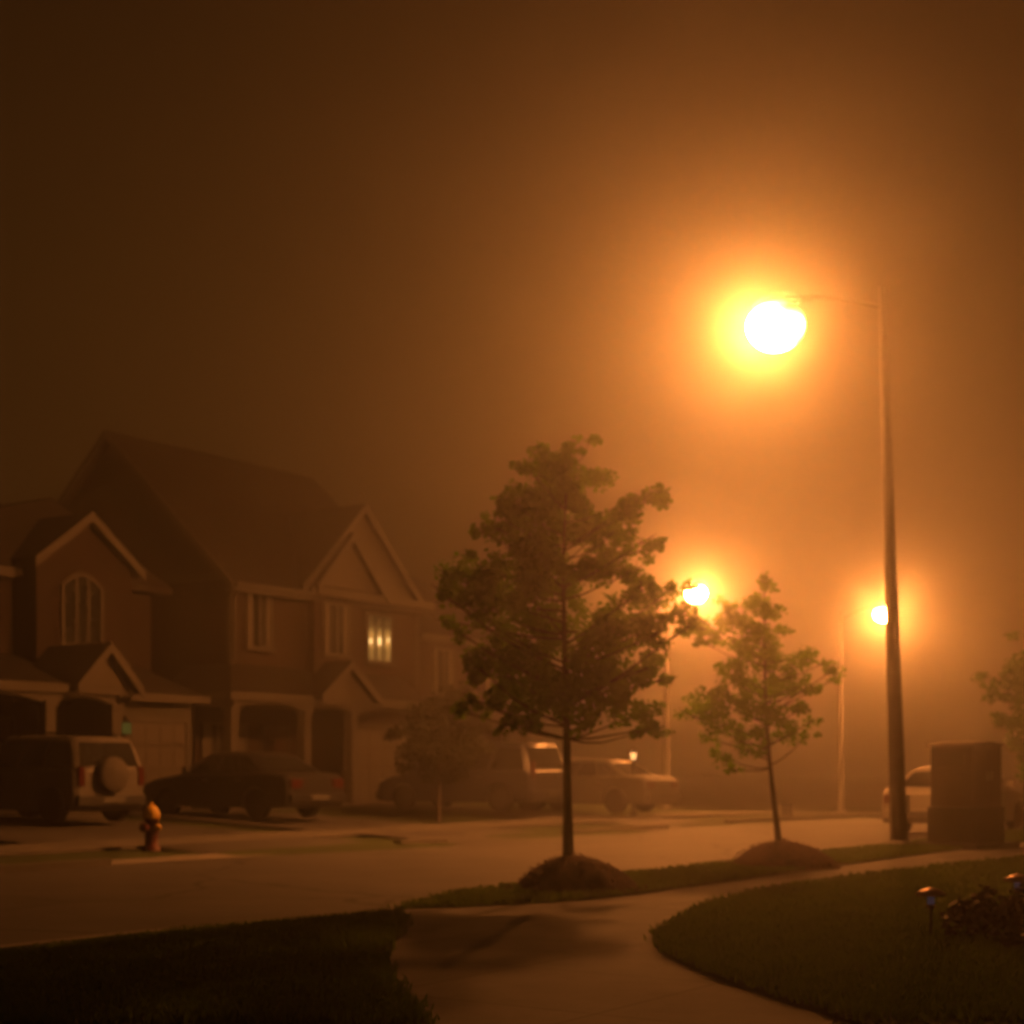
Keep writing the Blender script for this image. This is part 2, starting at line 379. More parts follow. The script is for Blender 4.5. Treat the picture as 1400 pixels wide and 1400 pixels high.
sheet('driveway', rect(17.6, 20.8, 11.1, 19.5), M['asphalt'], lambda s,t: hfar(s,t)+0.014, 1.0)

# near side: boulevard, path, driveway and lawns, outlines on flat ground
def zpave(s, t): return 0.004+0.075*sm(0.05,-1.9,t)
tip = [G(538,1243.5), G(600,1244), G(700,1244.5), G(770,1243), G(840,1236.5), G(900,1228), G(1000,1213), G(1120,1194.5), G(1230,1179)]
boul = tip + [W(30,-1.9), W(60,-1.9), W(60,-0.16), W(30,-0.16), W(10,-0.16), W(4,-0.16), W(0,-0.16), W(-1.4,-0.16)]
sheet('boulevard', boul, M['turf'], lambda s,t: hroad(s,t)+0.10*sm(-2.6,-1.2,s)+0.004, 0.5, 0.12)
lawn_edge = [(1400,1183),(1280,1197),(1200,1207),(1120,1219),(1050,1231),(1000,1242),(950,1260),(918,1278),(898,1298),(897,1308),(910,1322),(945,1341),(1000,1364),(1060,1384),(1110,1400),(1200,1436),(1330,1500),(1500,1600)]
le = [G(*p) for p in lawn_edge]
lawn_r = [W(60,-3.3), W(30,-3.3)] + le + [Vector((4.2,1.0,0)), Vector((30,1.0,0))]
zlr = lambda s,t: hroad(s,t)+0.115
sheet('lawn', lawn_r, M['turf'], zlr, 0.8, 0.08)
left_edge = [(-700,1425),(-300,1362),(0,1313),(90,1299),(180,1287),(300,1275),(400,1267),(480,1264),(545,1264),(556,1272),(548,1292),(530,1312),(523,1335),(530,1358),(548,1382),(565,1400),(600,1450),(640,1520)]
lf = [G(*p) for p in left_edge]
lawn_l = lf + [Vector((-0.35,2.0,0)), Vector((-12,2.0,0))]
zll = lambda s,t: 0.03+0.07*sm(-0.2,-1.2,t)
sheet('lawn', lawn_l, M['turf'], zll, 0.6, 0.06)
pave = [W(-6.5,-0.02), W(-2.0,-0.02), W(-1.0,-0.17), W(30,-0.17), W(60,-0.17), W(60,-3.6), W(30,-3.6)] + [Vector((4.4,9.5,0)), Vector((4.4,0.5,0)), Vector((-2.8,0.5,0)), Vector((-2.8,8.0,0))]
# path and driveway run under the lawn edges
sheet('driveway', pave, M['concrete'], lambda s,t: hroad(s,t)+zpave(s,t), 0.6)

# grass blades
def inside(p, poly):
    c = False; n = len(poly); j = n-1
    for i in range(n):
        a, b = poly[i], poly[j]
        if (a[1] > p[1]) != (b[1] > p[1]) and p[0] < (b[0]-a[0])*(p[1]-a[1])/(b[1]-a[1])+a[0]: c = not c
        j = i
    return c
def blades(name, poly, zf, n, ymin, ymax, xlim, hmin, hmax):
    mb = MB(); vs = mb.v; fs = mb.f
    cnt = 0; tries = 0
    while cnt < n and tries < n*12:
        tries += 1
        u = R.random()
        y = ymin*(ymax/ymin)**u
        half = 0.34*y+1.6
        x = R.uniform(-half, half)
        if not inside((x, y), poly): continue
        x += R.gauss(0, .035); y += R.gauss(0, .06)
        s, t = ST(x, y); z = zf(s, t)-0.005
        clump = 0.75+0.5*sin(x*3.1+1.7*sin(y*2.3))*sin(y*2.7+x)
        h = R.uniform(hmin, hmax)*(0.75+0.35*clump); w = 0.004+0.0006*y
        a = R.uniform(0, 2*pi); l = R.uniform(0.1, 0.8)*h; b = R.uniform(0, 2*pi)
        dx, dy = cos(a)*w, sin(a)*w
        k = len(vs)
        vs += [(x-dx,y-dy,z),(x+dx,y+dy,z),(x+cos(b)*l*.4+dx*.7,y+sin(b)*l*.4+dy*.7,z+h*.6),(x+cos(b)*l*.4-dx*.7,y+sin(b)*l*.4-dy*.7,z+h*.6),(x+cos(b)*l,y+sin(b)*l,z+h)]
        fs += [(k,k+1,k+2,k+3),(k+3,k+2,k+4)]; mb.sm += [False, False]
        cnt += 1
    o = mb.build(name, M['grass'], fix=False)
    tag(o, 'short dark lawn grass', 'grass', None, 'stuff'); return o
blades('grass', [(p.x,p.y) for p in lawn_r], zlr, 58000, 8.0, 26, 0, 0.035, 0.075)
blades('grass', [(p.x,p.y) for p in lawn_l], zll, 36000, 8.0, 17, 0, 0.035, 0.075)
blades('grass', [(p.x,p.y) for p in boul], lambda s,t: 0.10*sm(-2.6,-1.2,s)+0.004, 24000, 14, 34, 0, 0.03, 0.065)
fb = [W(-12,7.7), W(0.8,7.7), W(0.8,9.65), W(-12,9.65)]

# ------------------------------------------------------------------ street lamps
def street_lamp(px, s, t, height, arm_dir, arm_len, label, lean=(0,0), r0=0.15, r1=0.06, lens_r=0.33):
    b = W(s, t, (hroad(s,t)+0.1 if t < 5 else hfar(s,t)))
    root = empty('street_lamp', b, TH, label, 'street lamp', 'lit sodium street lamps')
    lx, ly = lean
    p = MB()
    pts = [(lx*k/12, ly*k/12, height*k/12) for k in range(13)]
    p.tube(pts, [r0+(r1-r0)*(k/12)**0.9 for k in range(13)], 14)
    p.build('pole', M['pole'], root)
    MB().lathe([(r0+0.10,-0.05),(r0+0.10,0.03),(r0+0.05,0.07),(r0+0.012,0.09)], 16).build('base_collar', M['pole'], root)
    MB().box(-0.06,0.06,-r0-0.012,-r0+0.02,0.55,0.85).build('hatch_cover', M['metal'], root, 0.005)
    d = arm_dir                                  # +1: arm over +t, -1: arm over -t
    a = MB(); n = 9
    tip = Vector((lx, ly+d*arm_len, height-0.05+0.10))
    ap = []
    for k in range(n):
        f = k/(n-1)
        ap.append((lx, ly+d*arm_len*f, height-0.35+0.42*sin(f*pi/2)))
    a.tube(ap, [0.035-0.010*k/(n-1) for k in range(n)], 10).build('arm', M['arm'], root)
    e = Vector(ap[-1])
    hd = MB()
    hd.lathe([(0.04,0.14),(0.12,0.12),(0.20,0.05),(0.24,-0.01),(0.235,-0.04)][::-1], 18, (e.x, e.y+d*0.28, e.z-0.0), 1.0, 1.9)
    hobj = hd.build('lamp_head', M['housing'], root)
    R_ = lens_r
    ln = MB().lathe([(R_*cos(k)*1.0+0.004, R_*(0.90 if k < 0 else 0.80)*sin(k)) for k in [-pi/2+pi*j/11*0.93 for j in range(12)]], 22, (0,0,0), 1.0, 1.0)
    lo = ln.build('lens', M['lens'], hobj)
    lo.location = (e.x, e.y+d*0.30, e.z-R_*0.78-0.02)
    lo.rotation_euler = (0, 0, 0 if d > 0 else pi)
    tag(lo, 'glowing orange sodium bowl')
    return root
street_lamp(1235, 10.9, -0.45, 9.33, 1, 1.62, 'tall concrete street lamp burning brightest beside the brown utility cabinet', lean=(-0.20,0.22), lens_r=0.50)
sL = s_at(1150, 11.9); street_lamp(1150, sL, 11.9, 7.2, -1, 1.25, 'distant street lamp glowing just left of the tall concrete pole', r0=0.12, r1=0.05)
sM = s_at(911, 13.4); street_lamp(911, sM, 13.4, 6.75, -1, 0.72, 'distant street lamp glowing between the two boulevard trees', r0=0.11, r1=0.05)

# ------------------------------------------------------------------ trees
def leaf_cloud(mb, c, r, n, size, rr, squash=0.85):
    for _ in range(n):
        while True:
            d = Vector((rr.uniform(-1,1), rr.uniform(-1,1), rr.uniform(-1,1)))
            if 0.02 < d.length < 1: break
        d = d*(0.55+0.45*d.length)
        p = c + Vector((d.x*r, d.y*r, d.z*r*squash))
        a = Vector((rr.gauss(0,1), rr.gauss(0,1), rr.gauss(0,0.6)-0.25)).normalized()
        b = a.cross(Vector((rr.gauss(0,1), rr.gauss(0,1), rr.gauss(0,1)))).normalized()
        nn = a.cross(b)
        L_ = size*rr.uniform(0.55,1.55); w = L_*rr.uniform(0.32,0.48)
        k = len(mb.v)
        mb.v += [tuple(p), tuple(p+a*L_*.38+b*w+nn*L_*.06), tuple(p+a*L_*.75+b*w*.75-nn*L_*.02), tuple(p+a*L_), tuple(p+a*L_*.75-b*w*.75-nn*L_*.02), tuple(p+a*L_*.38-b*w+nn*L_*.06)]
        mb.f += [(k,k+1,k+2,k+3),(k,k+3,k+4,k+5)]; mb.sm += [False, False]
def tree(name, base, trunk_px, clusters, leafm, label, cat, seed, size=0.075, dens=150, r0=0.06, depth=0.9, group=None, barem=None, bend=None):
    # clusters: (px, py, radius px) seen across the crown, given a depth of their own about the trunk
    rr = random.Random(seed)
    root = empty(name, base, 0, label, cat, group)
    Y0 = base.y; sc_ = Y0/F
    def loc(px, py, dy):
        Y = Y0+dy
        return Vector(((px-700)/F*Y - base.x, dy, HC-(py-1050)/F*Y - base.z))
    tp = [loc(px, py, 0.0) for px, py in trunk_px]
    tp[0] = Vector((tp[0].x, 0, -0.05))
    top = tp[-1].z
    n = len(tp)
    tm = MB(); rads = [max(0.008, r0*(1-0.88*(p.z/top))) if p.z > 0 else r0*1.25 for p in tp]
    tm.tube(tp, rads, 10)
    def trunk_at(z):
        for i in range(n-1):
            if tp[i].z <= z <= tp[i+1].z:
                f = (z-tp[i].z)/max(1e-6, tp[i+1].z-tp[i].z); return tp[i].lerp(tp[i+1], f), rads[i]+(rads[i+1]-rads[i])*f
        return tp[-1].copy(), rads[-1]
    cm = MB()
    for (px, py, r) in clusters:
        rad = r*sc_
        off = abs(px-trunk_px[-1][0])*sc_
        wide = max(0.12, depth*(1-0.55*abs(off)/1.4))
        dy = rr.uniform(-1,1)*wide
        c = loc(px, py, dy)
        hd = sqrt((c.x-trunk_at(c.z)[0].x)**2+c.y**2)
        z0 = max(tp[2].z if n > 2 else top*0.25, min(top*0.97, c.z - hd*rr.uniform(0.15,0.65)))
        b0, br = trunk_at(z0)
        mid = b0.lerp(c, 0.55) + Vector((rr.uniform(-.06,.06), rr.uniform(-.06,.06), -0.05*hd+rr.uniform(-.03,.05)))
        w0 = min(br*0.5, 0.006+0.0075*hd)
        tm.tube([b0, b0.lerp(mid,0.5)+Vector((0,0,-0.02)), mid, c, c+(c-mid)*0.25], [w0, w0*.85, w0*.65, w0*.4, 0.003], 6)
        for _ in range(7):
            d = Vector((rr.gauss(0,1), rr.gauss(0,1), rr.gauss(0.2,0.8))).normalized()*rad*rr.uniform(.6,1.0)
            tm.tube([mid.lerp(c, rr.uniform(.4,1)), c+d*.5, c+d], [w0*.35, w0*.25, 0.002], 5)
        nl = int(dens*(rad/0.28)**2*1.0)+14
        sub = max(3, int(5+rad*16))
        for k in range(sub):
            d = Vector((rr.gauss(0,.62), rr.gauss(0,.62), rr.gauss(0,.5)))
            leaf_cloud(cm, c+d*rad, rad*rr.uniform(.34,.82), int(nl/sub*rr.uniform(.7,1.3))+2, size, rr)
    tm.build('trunk', barem or M['bark'], root, fix=False)
    cm.build('crown', leafm, root, fix=False)
    return root
def mound(base, r, h, label, seed):
    rr = random.Random(seed); mb = MB(); n = 36; rings = 9; vs = []
    for i in range(rings+1):
        f = i/rings
        for j in range(n):
            a = 2*pi*j/n
            q = r*(1+0.08*sin(3*a+seed)+0.05*sin(7*a+2*seed))*f
            z = h*(1-f*f)**0.85 + rr.uniform(-.012,.012)*(1-f**4) - 0.03*(f>0.99)
            vs.append((q*cos(a), q*sin(a), z))
    fs = [(i*n+j, i*n+(j+1)%n, (i+1)*n+(j+1)%n, (i+1)*n+j) for i in range(rings) for j in range(n)]
    mb.add(vs, fs, True)
    for _ in range(620):                                 # loose bark chips, some strayed onto the grass
        f = sqrt(rr.random())*1.22; a = rr.uniform(0,2*pi); q = r*f
        z = h*max(0.0, 1-f*f)**0.85+(0.004 if f < 1 else 0.035)
        b = rr.uniform(0,2*pi); l = rr.uniform(.015,.04); w = l*.35; e = rr.uniform(-.015,.03)
        x, y = q*cos(a), q*sin(a); k = len(mb.v)
        mb.v += [(x-l*cos(b)-w*sin(b),y-l*sin(b)+w*cos(b),z),(x-l*cos(b)+w*sin(b),y-l*sin(b)-w*cos(b),z),(x+l*cos(b)+w*sin(b),y+l*sin(b)-w*cos(b),z+e+.01),(x+l*cos(b)-w*sin(b),y+l*sin(b)+w*cos(b),z+e+.012)]
        mb.f.append((k,k+1,k+2,k+3)); mb.sm.append(False)
    o = mb.build('mulch_mound', M['mulch'], fix=False); o.location = base
    tag(o, label, 'mulch', 'mulch mounds round the boulevard trees'); return o

def at(px, Y, z): return Vector(((px-700)/F*Y, Y, z))
big = [(775,612,14),(806,600,9),(748,632,20),(775,650,28),(800,655,22),(725,645,13),(712,636,8),(760,680,34),(735,668,22),(790,690,28),
 (705,690,24),(690,712,24),(672,722,14),(655,726,9),(880,684,20),(902,674,10),(862,702,18),(845,720,20),(884,738,14),(893,748,8),(826,722,26),(800,735,30),
 (770,725,38),(722,735,28),(742,775,40),(700,755,20),(812,770,28),(838,765,20),(616,786,20),(640,800,28),(668,778,24),(690,800,34),(660,830,28),(607,812,12),(632,822,20),
 (720,815,30),(770,800,30),(866,782,22),(880,806,22),(908,812,20),(926,840,16),(938,858,10),(900,866,20),(875,850,26),(850,820,18),(612,850,9),(626,866,12),
 (690,872,30),(735,858,34),(775,862,34),(815,860,34),(840,880,28),(668,892,24),(652,910,14),(690,920,28),(735,915,36),(780,912,36),(825,920,34),(866,916,24),(893,912,18),(912,928,10),
 (700,955,22),(735,958,28),(775,952,28),(815,955,28),(850,960,24),(878,975,20),(894,996,14),(870,1003,9),(720,985,14),(690,988,12),(668,965,14),(645,955,14),(628,972,10),(800,985,14)]
tree('street_tree', at(777,16.85,0.36), [(777,1180),(776,1090),(775,1010),(773,930),(771,850),(770,770),(773,690),(777,625)], big, M['leaf'],
     'taller dark leafy boulevard tree standing in the nearer mulch mound', 'tree', 3, dens=1250, size=0.045, r0=0.055, group='young trees along the boulevard')
small = [(1044,793,10),(1052,800,8),(1028,825,16),(1046,838,18),(1022,850,20),(1048,862,20),(1000,833,16),(988,852,14),(975,868,12),(957,858,16),(948,842,9),(962,878,10),(1072,862,10),
 (1005,880,14),(1030,900,24),(1058,905,22),(1085,905,16),(1100,893,12),(1108,900,8),(1130,905,5),(1141,916,10),(1143,928,6),(1095,938,16),(1112,942,9),(1072,940,20),(1040,935,22),(1005,926,18),(985,918,10),
 (975,955,18),(1000,958,20),(958,968,16),(940,975,10),(1030,970,20),(1060,975,18),(985,990,18),(1005,1010,18),(990,1035,14),(1003,1052,8),(1096,970,12),(1110,985,8),(1085,1000,13),(1102,1008,8),(1066,1005,12),(1040,1022,10),(1030,1000,14),(968,1010,9)]
tree('street_tree', at(1066,21.0,0.34), [(1066,1160),(1060,1110),(1053,1050),(1048,990),(1046,930),(1045,870),(1045,800)], small, M['leaf_y'],
     'shorter sparse yellow-green tree leaning left in the farther mulch mound', 'tree', 8, dens=1050, size=0.042, r0=0.042, depth=0.6, group='young trees along the boulevard')
mound(at(784,16.75,0.09), 0.66, 0.37, 'low brown mulch mound round the taller boulevard tree', 1)
mound(at(1068,20.9,0.09), 0.72, 0.34, 'low brown mulch mound round the shorter boulevard tree', 2)
edge = [(1356,944,10),(1370,938,14),(1388,925,18),(1405,905,18),(1395,955,20),(1378,985,14),(1400,990,22),(1420,940,26),(1440,970,26),(1390,1020,16),(1412,1025,20),(1430,900,22),(1418,870,16),(1450,1010,20),(1470,940,22),(1405,1055,12)]
tree('young_tree', at(1412,33,0.02), [(1400,1138),(1402,1080),(1405,1010),(1412,940),(1418,862)], edge, M['leaf'],
     'hazy young tree cut by the picture edge behind the brown cabinet', 'tree', 21, dens=650, size=0.07, r0=0.05, depth=0.7)
sh = [(585,985,22),(560,1000,20),(610,975,24),(635,968,20),(600,1010,26),(630,1005,24),(570,1030,22),(650,990,18),(618,945,16),(598,955,14),(655,1015,16),(640,1030,20),(590,1040,24),(615,1045,22)]
tree('ornamental_tree', at(600,36.5,0.2), [(600,1120),(600,1070),(602,1030),(606,990),(612,942)], sh, M['leaf_d'],
     'dark rounded small tree in front of the house with lit window', 'tree', 33, dens=600, size=0.075, r0=0.05, depth=0.7)
def garden_plant(base, r, h, m, label, seed, n):
    rr = random.Random(seed); root = empty('garden_plant', base, 0, label, 'plant', 'low plants beside the garden lights')
    cm = MB(); st = MB()
    for k in range(n):
        a = rr.uniform(0,2*pi); q = r*sqrt(rr.random()); z = h*(1-(q/r)**2*0.6)*rr.uniform(.45,1.05)
        c = Vector((q*cos(a), q*sin(a), z))
        st.tube([(c.x*.25,c.y*.25,-0.02), (c.x*.6,c.y*.6,z*.6), c], [0.005,0.004,0.002], 5)
        leaf_cloud(cm, c, 0.075, 13, 0.058, rr, 0.8)
    st.build('stem', M['bark'], root, fix=False); cm.build('foliage', m, root, fix=False)
    return root
garden_plant(Vector((3.55,11.9,0.11)), 0.34, 0.34, M['leaf_p'], 'dark purple low plant right beside the nearer garden light', 5, 46)
garden_plant(Vector((4.12,12.2,0.11)), 0.36, 0.42, M['leaf_p'], 'taller dark plant below the farther garden light', 6, 52)
garden_plant(Vector((3.72,11.05,0.11)), 0.26, 0.20, M['leaf_d'], 'small low plant in front of the purple ones', 7, 26)

# ------------------------------------------------------------------ garden lights
def garden_light(base, label, h=0.40):
    root = empty('garden_light', base, 0, label, 'garden light', 'mushroom-capped garden path lights')
    MB().tube([(0,0,-0.05),(0,0,h*.62)], 0.011, 10).build('stake', M['black_plastic'], root)
    MB().lathe([(0.022,h*.6),(0.034,h*.63),(0.034,h*.66),(0.026,h*.68)], 16).build('collar', M['copper'], root)
    MB().lathe([(0.024,h*.68),(0.026,h*.72),(0.026,h*.84)], 16).build('glowing_tube', M['led'], root)
    MB().lathe([(0.105,h*.84),(0.112,h*.86),(0.095,h*.91),(0.06,h*.96),(0.02,h*.985),(0.004,h)], 24).build('cap', M['copper'], root)
    return root
garden_light(Vector((3.13,11.75,0.11)), 'nearer mushroom-capped garden light with faint violet glow on the lawn')
garden_light(Vector((4.18,13.0,0.11)), 'farther garden light at the right picture edge', 0.42)

# ------------------------------------------------------------------ utility cabinet, pedestal, hydrant, lamp post
cb = empty('utility_cabinet', at(1322,26.2,0.10), radians(39), 'tall brown metal utility cabinet on a wider base right of the tall pole', 'utility cabinet')
MB().box(-.62,.62,-.60,.60,-.1,.07).build('plinth', M['concrete'], cb, 0.01)
MB().box(-.46,.44,-.44,.46,.07,.66).build('base', M['cabinet_base'], cb, 0.02)
MB().box(-.42,.40,-.40,.42,.66,1.66).build('housing', M['cabinet'], cb, 0.015)
MB().prism([(-.455,1.66),(.435,1.66),(.42,1.70),(-.01,1.745),(-.44,1.70)], lambda u,v,w: (u,w,v), -.45, .47).build('roof', M['cabinet'], cb)
d1 = MB().box(-.38,-.015,-.418,-.40,.70,1.60).build('door', M['cabinet'], cb, 0.006)
MB().tube([(-.06,-.44,1.1),(-.06,-.44,1.24)], 0.012, 8).build('handle', M['metal'], d1)
d2 = MB().box(.005,.36,-.418,-.40,.70,1.60).build('door', M['cabinet'], cb, 0.006)
MB().tube([(.05,-.44,1.1),(.05,-.44,1.24)], 0.012, 8).build('handle', M['metal'], d2)
v = MB()
for k in range(6): v.box(-.436,-.42,-.25,.25,1.35+.035*k,1.37+.035*k)
v.build('vent', M['cabinet_base'], cb)
cd = MB().box(-.44+.022,-.40,-.30,.32,.72,1.28).build('side_panel', M['cabinet'], cb, 0.004)
pd = empty('utility_pedestal', at(1076,45,hfar(32,9)-0.05), TH, 'small dark utility pedestal beyond the road right of the leaning trunk', 'utility box')
MB().box(-.14,.14,-.12,.12,-.05,.40).build('body', M['cabinet_base'], pd, 0.015)
MB().box(-.165,.165,-.145,.145,.40,.50).build('cover', M['black_plastic'], pd, 0.03)

hs, ht = ST(*at(207,25.4,0).xy)
hy = empty('fire_hydrant', W(hs, ht, hfar(hs,ht)-0.02), TH+pi, 'red fire hydrant with yellow bonnet on the far boulevard', 'fire hydrant')
MB().lathe([(0.15,-.05),(0.15,.04),(0.12,.05),(0.105,.07),(0.10,.44),(0.125,.45),(0.125,.50)], 18).build('barrel', M['hyd_red'], hy)
MB().lathe([(0.135,.50),(0.14,.53),(0.13,.60),(0.10,.67),(0.05,.71),(0.035,.71),(0.032,.76),(0.012,.765)], 18).build('bonnet', M['hyd_yel'], hy)
for a, l, r in ((pi/2,.17,.055),(-pi/2,.17,.055),(0,.19,.075)):
    mt = Matrix.Translation((0,0,.36)) @ Matrix.Rotation(a,4,'Z') @ Matrix.Rotation(pi/2,4,'Y')
    c = MB().lathe([(r*.8,.06),(r*.8,l-.05),(r,l-.05),(r,l),(r*.5,l+.01),(r*.3,l+.04)], 12, mtx=mt).build('nozzle_cap', M['hyd_yel'] if r < .06 else M['hyd_red'], hy)
ps, pt = ST(*at(866,41,0).xy)
pl = empty('lamp_post', W(ps, pt, hfar(ps,pt)), TH, 'small lit garden lamp post behind the pale parked car', 'lamp post')
MB().lathe([(0.09,-.05),(0.09,.12),(0.045,.16),(0.04,1.45),(0.06,1.48)], 12).build('post', M['black_plastic'], pl)
MB().lathe([(0.06,1.48),(0.085,1.66)], 8, smooth=False).build('lantern_pane', M['post_lamp'], pl)
MB().lathe([(0.115,1.66),(0.07,1.73),(0.015,1.79)], 8, smooth=False).build('lantern_cap', M['black_plastic'], pl)

# ------------------------------------------------------------------ houses
def window(parent, x0, x1, z0, z1, y, bars=3, arch=0.0, mode='dark', f=0.07, cross=False):
    # frame stands proud of the wall plane y, towards -y
    fr = MB(); yo, yi = y-0.07, y+0.02
    fr.box(x0-f, x0, yo, yi, z0-f, z1+f*(arch == 0)); fr.box(x1, x1+f, yo, yi, z0-f, z1+f*(arch == 0)); fr.box(x0, x1, yo, yi, z0-f, z0)
    top = z1
    if arch:
        n = 10; out = [(x0-f,z1),(x0,z1)]
        inn = [(x0+(x1-x0)*k/n, z1+arch*sin(pi*k/n)) for k in range(n+1)]
        outp = [(x0-f+(x1-x0+2*f)*k/n, z1+(arch+f)*sin(pi*k/n)) for k in range(n+1)]
        for k in range(n):
            fr.prism([inn[k],inn[k+1],outp[k+1],outp[k]], lambda u,v,w: (u,w,v), yo, yi)
    else: fr.box(x0, x1, yo, yi, z1, z1+f)
    for k in range(1, bars):
        x = x0+(x1-x0)*k/bars; fr.box(x-.035, x+.035, yo+.012, yi, z0, z1+arch*0.9*sin(pi*k/bars))
    if cross: fr.box(x0, x1, yo+.016, yi, (z0+z1)/2-.02, (z0+z1)/2+.02)
    w = fr.build('window', M['trim'], parent)
    MB().box(x0-f-.05, x1+f+.05, yo-.06, yo+.03, z0-f-.06, z0-f+.004).build('sill', M['trim'], w)
    if arch:
        pts = [(x0,z0),(x1,z0)]+[(x1-(x1-x0)*k/10, z1+arch*sin(pi*k/10)) for k in range(11)]
        MB().prism(pts, lambda u,v,w_: (u,w_,v), y-0.022, y-0.012).build('pane', M['glass'], w)
    else:
        MB().box(x0, x1, y-.022, y-.012, z0, z1).build('pane', M['lit_curtain'] if mode == 'lit' else M['glass'], w)
    if mode == 'lit':
        tag(w, 'only lit window')
        for k, (sc_, dz) in enumerate(((.8,-.03),(1.15,.0),(.6,.05))):
            x = x0+(x1-x0)*(k+.5)/3
            MB().lathe([(0.004,-.12*sc_),(0.04*sc_,-.09*sc_),(0.065*sc_,0),(0.05*sc_,.07*sc_),(0.004,.11*sc_)], 12, (x-.05+.05*k, y-.040, z0+0.44*(z1-z0)+dz), 1.0, .3).build('lamp_globe', M['lit'], w)
    elif mode == 'curtain':
        wd = (x1-x0)*.20
        MB().box(x0, x0+wd, y-.032, y-.026, z0, z1).build('curtain', M['curtain'], w)
        MB().box(x1-wd, x1, y-.032, y-.026, z0, z1).build('curtain', M['curtain'], w)
    return w
def slab(mb, pts, th=0.14):                       # roof plane given by its corner points, with thickness down
    pts = [Vector(p) for p in pts]; n = len(pts)
    mb.add(pts+[p-Vector((0,0,th)) for p in pts], [tuple(range(n)), tuple(range(2*n-1,n-1,-1))]+[(i,n+i,n+(i+1)%n,(i+1)%n) for i in range(n)])
def front_gable(parent, x0, x1, zb, zp, y, back, m_wall, over=0.25, rake=0.16, name='gable'):
    xc = (x0+x1)/2
    gb = MB().prism([(x0,zb),(x1,zb),(xc,zp)], lambda u,v,w: (u,w,v), y, y+0.12).build(name, m_wall, parent)
    sl = (zp-zb)/(xc-x0); zo = zb-over*sl
    rf = MB()
    slab(rf, [(x0-over,y-.22,zo+.16),(xc,y-.22,zp+.16),(xc,back,zp+.16),(x0-over,back,zo+.16)])
    slab(rf, [(xc,y-.22,zp+.16),(x1+over,y-.22,zo+.16),(x1+over,back,zo+.16),(xc,back,zp+.16)])
    r = rf.build('gable_roof', M['shingle'], parent)
    bd = MB()
    for (xa, za, xb, zb_) in ((x0-over,zo,xc,zp),(xc,zp,x1+over,zo)):
        bd.prism([(xa,za-rake*.55),(xb,zb_-rake*.55),(xb,zb_+.165),(xa,za+.165)], lambda u,v,w: (u,w,v), y-.262, y-.223)
    bd.build('bargeboard', M['trim'], r)
    return gb
def door(parent, x0, x1, z0, z1, y):
    d = MB().box(x0, x1, y-.05, y+.02, z0, z1).build('door', M['door'], parent)
    fr = MB(); fr.box(x0-.09,x0,y-.08,y+.02,z0,z1+.09); fr.box(x1,x1+.09,y-.08,y+.02,z0,z1+.09); fr.box(x0,x1,y-.08,y+.02,z1,z1+.09)
    fr.build('door_frame', M['trim'], d)
    MB().lathe([(.02,0),(.035,.03),(.02,.06)], 10, (x1-.1,y-.11,z0+1.0)).build('handle', M['alloy'], d)
    pn = MB()
    for (a,b,c,e) in ((.15,.85,.55,.92),(.15,.85,.1,.45)):
        pn.box(x0+(x1-x0)*a, x0+(x1-x0)*b, y-.062, y-.05, z0+(z1-z0)*c, z0+(z1-z0)*e)
    pn.build('door_panel', M['door'], d)
def garage_door(parent, x0, x1, z0, z1, y):
    g_ = MB(); n = 4
    for k in range(n):
        a = z0+(z1-z0)*k/n; b = z0+(z1-z0)*(k+1)/n-.02
        g_.box(x0, x1, y-.05, y+.02, a, b)
        for j in range(4):
            g_.box(x0+(x1-x0)*(j+.12)/4, x0+(x1-x0)*(j+.88)/4, y-.062, y-.05, a+.08, b-.08)
    g_ = g_.build('garage_door', M['garage'], parent)
    fr = MB(); fr.box(x0-.12,x0-.005,y-.08,y+.02,z0,z1+.12); fr.box(x1+.005,x1+.12,y-.08,y+.02,z0,z1+.12); fr.box(x0-.005,x1+.005,y-.08,y+.02,z1+.004,z1+.12)
    fr.build('door_frame', M['trim'], g_)
def arch_beam(mb, xs, y0, y1, ztop, depth, rise=0.28):
    # beam with shallow arches between posts at xs
    for a, b in zip(xs[:-1], xs[1:]):
        n = 12
        low = [(a+(b-a)*k/n, ztop-depth-rise*(1-sin(pi*k/n)**0.6)) for k in range(n+1)]
        for k in range(n):
            mb.prism([low[k],low[k+1],(low[k+1][0],ztop),(low[k][0],ztop)], lambda u,v,w: (u,w,v), y0, y1)
def column(parent, x, y, z0, z1, w=0.13):
    c = MB().box(x-w,x+w,y-w,y+w,z0+.0,z1); 
    c.box(x-w*1.5,x+w*1.5,y-w*1.5,y+w*1.5,z0-.3,z0+.9)
    c.box(x-w*1.3,x+w*1.3,y-w*1.3,y+w*1.3,z1-.12,z1-.003)
    return c.build('column', M['trim'], parent)

# ---- house with the lit window
SA = s_at(315, 19); ZA = 0.30
A = empty('house', W(SA, 19, ZA), TH, 'two-storey house with one lit upper window and steep twin front gables', 'house')
EA = 6.42-ZA; PA = 10.5-ZA; LA = 7.9; DA = 8.8
w = MB().box(0,LA,0.0,DA,2.75,EA); w.box(0.0,LA,1.3,DA-.01,-.6,2.75); w.box(4.55,LA-.002,0.002,1.3,-.6,2.75)
w.build('wall', M['brick'], A)
gw = MB().prism([(0.0,EA),(DA,EA),(DA/2,PA-.1)], lambda u,v,w_: (w_,u,v), 0.0, 0.15)
gw.build('gable', M['siding'], A)
gw = MB().prism([(0.0,EA),(DA,EA),(DA/2,PA-.1)], lambda u,v,w_: (w_,u,v), LA-.15, LA).build('gable', M['siding'], A)
sl = (PA-EA)/(DA/2); ov = 0.4
rf = MB()
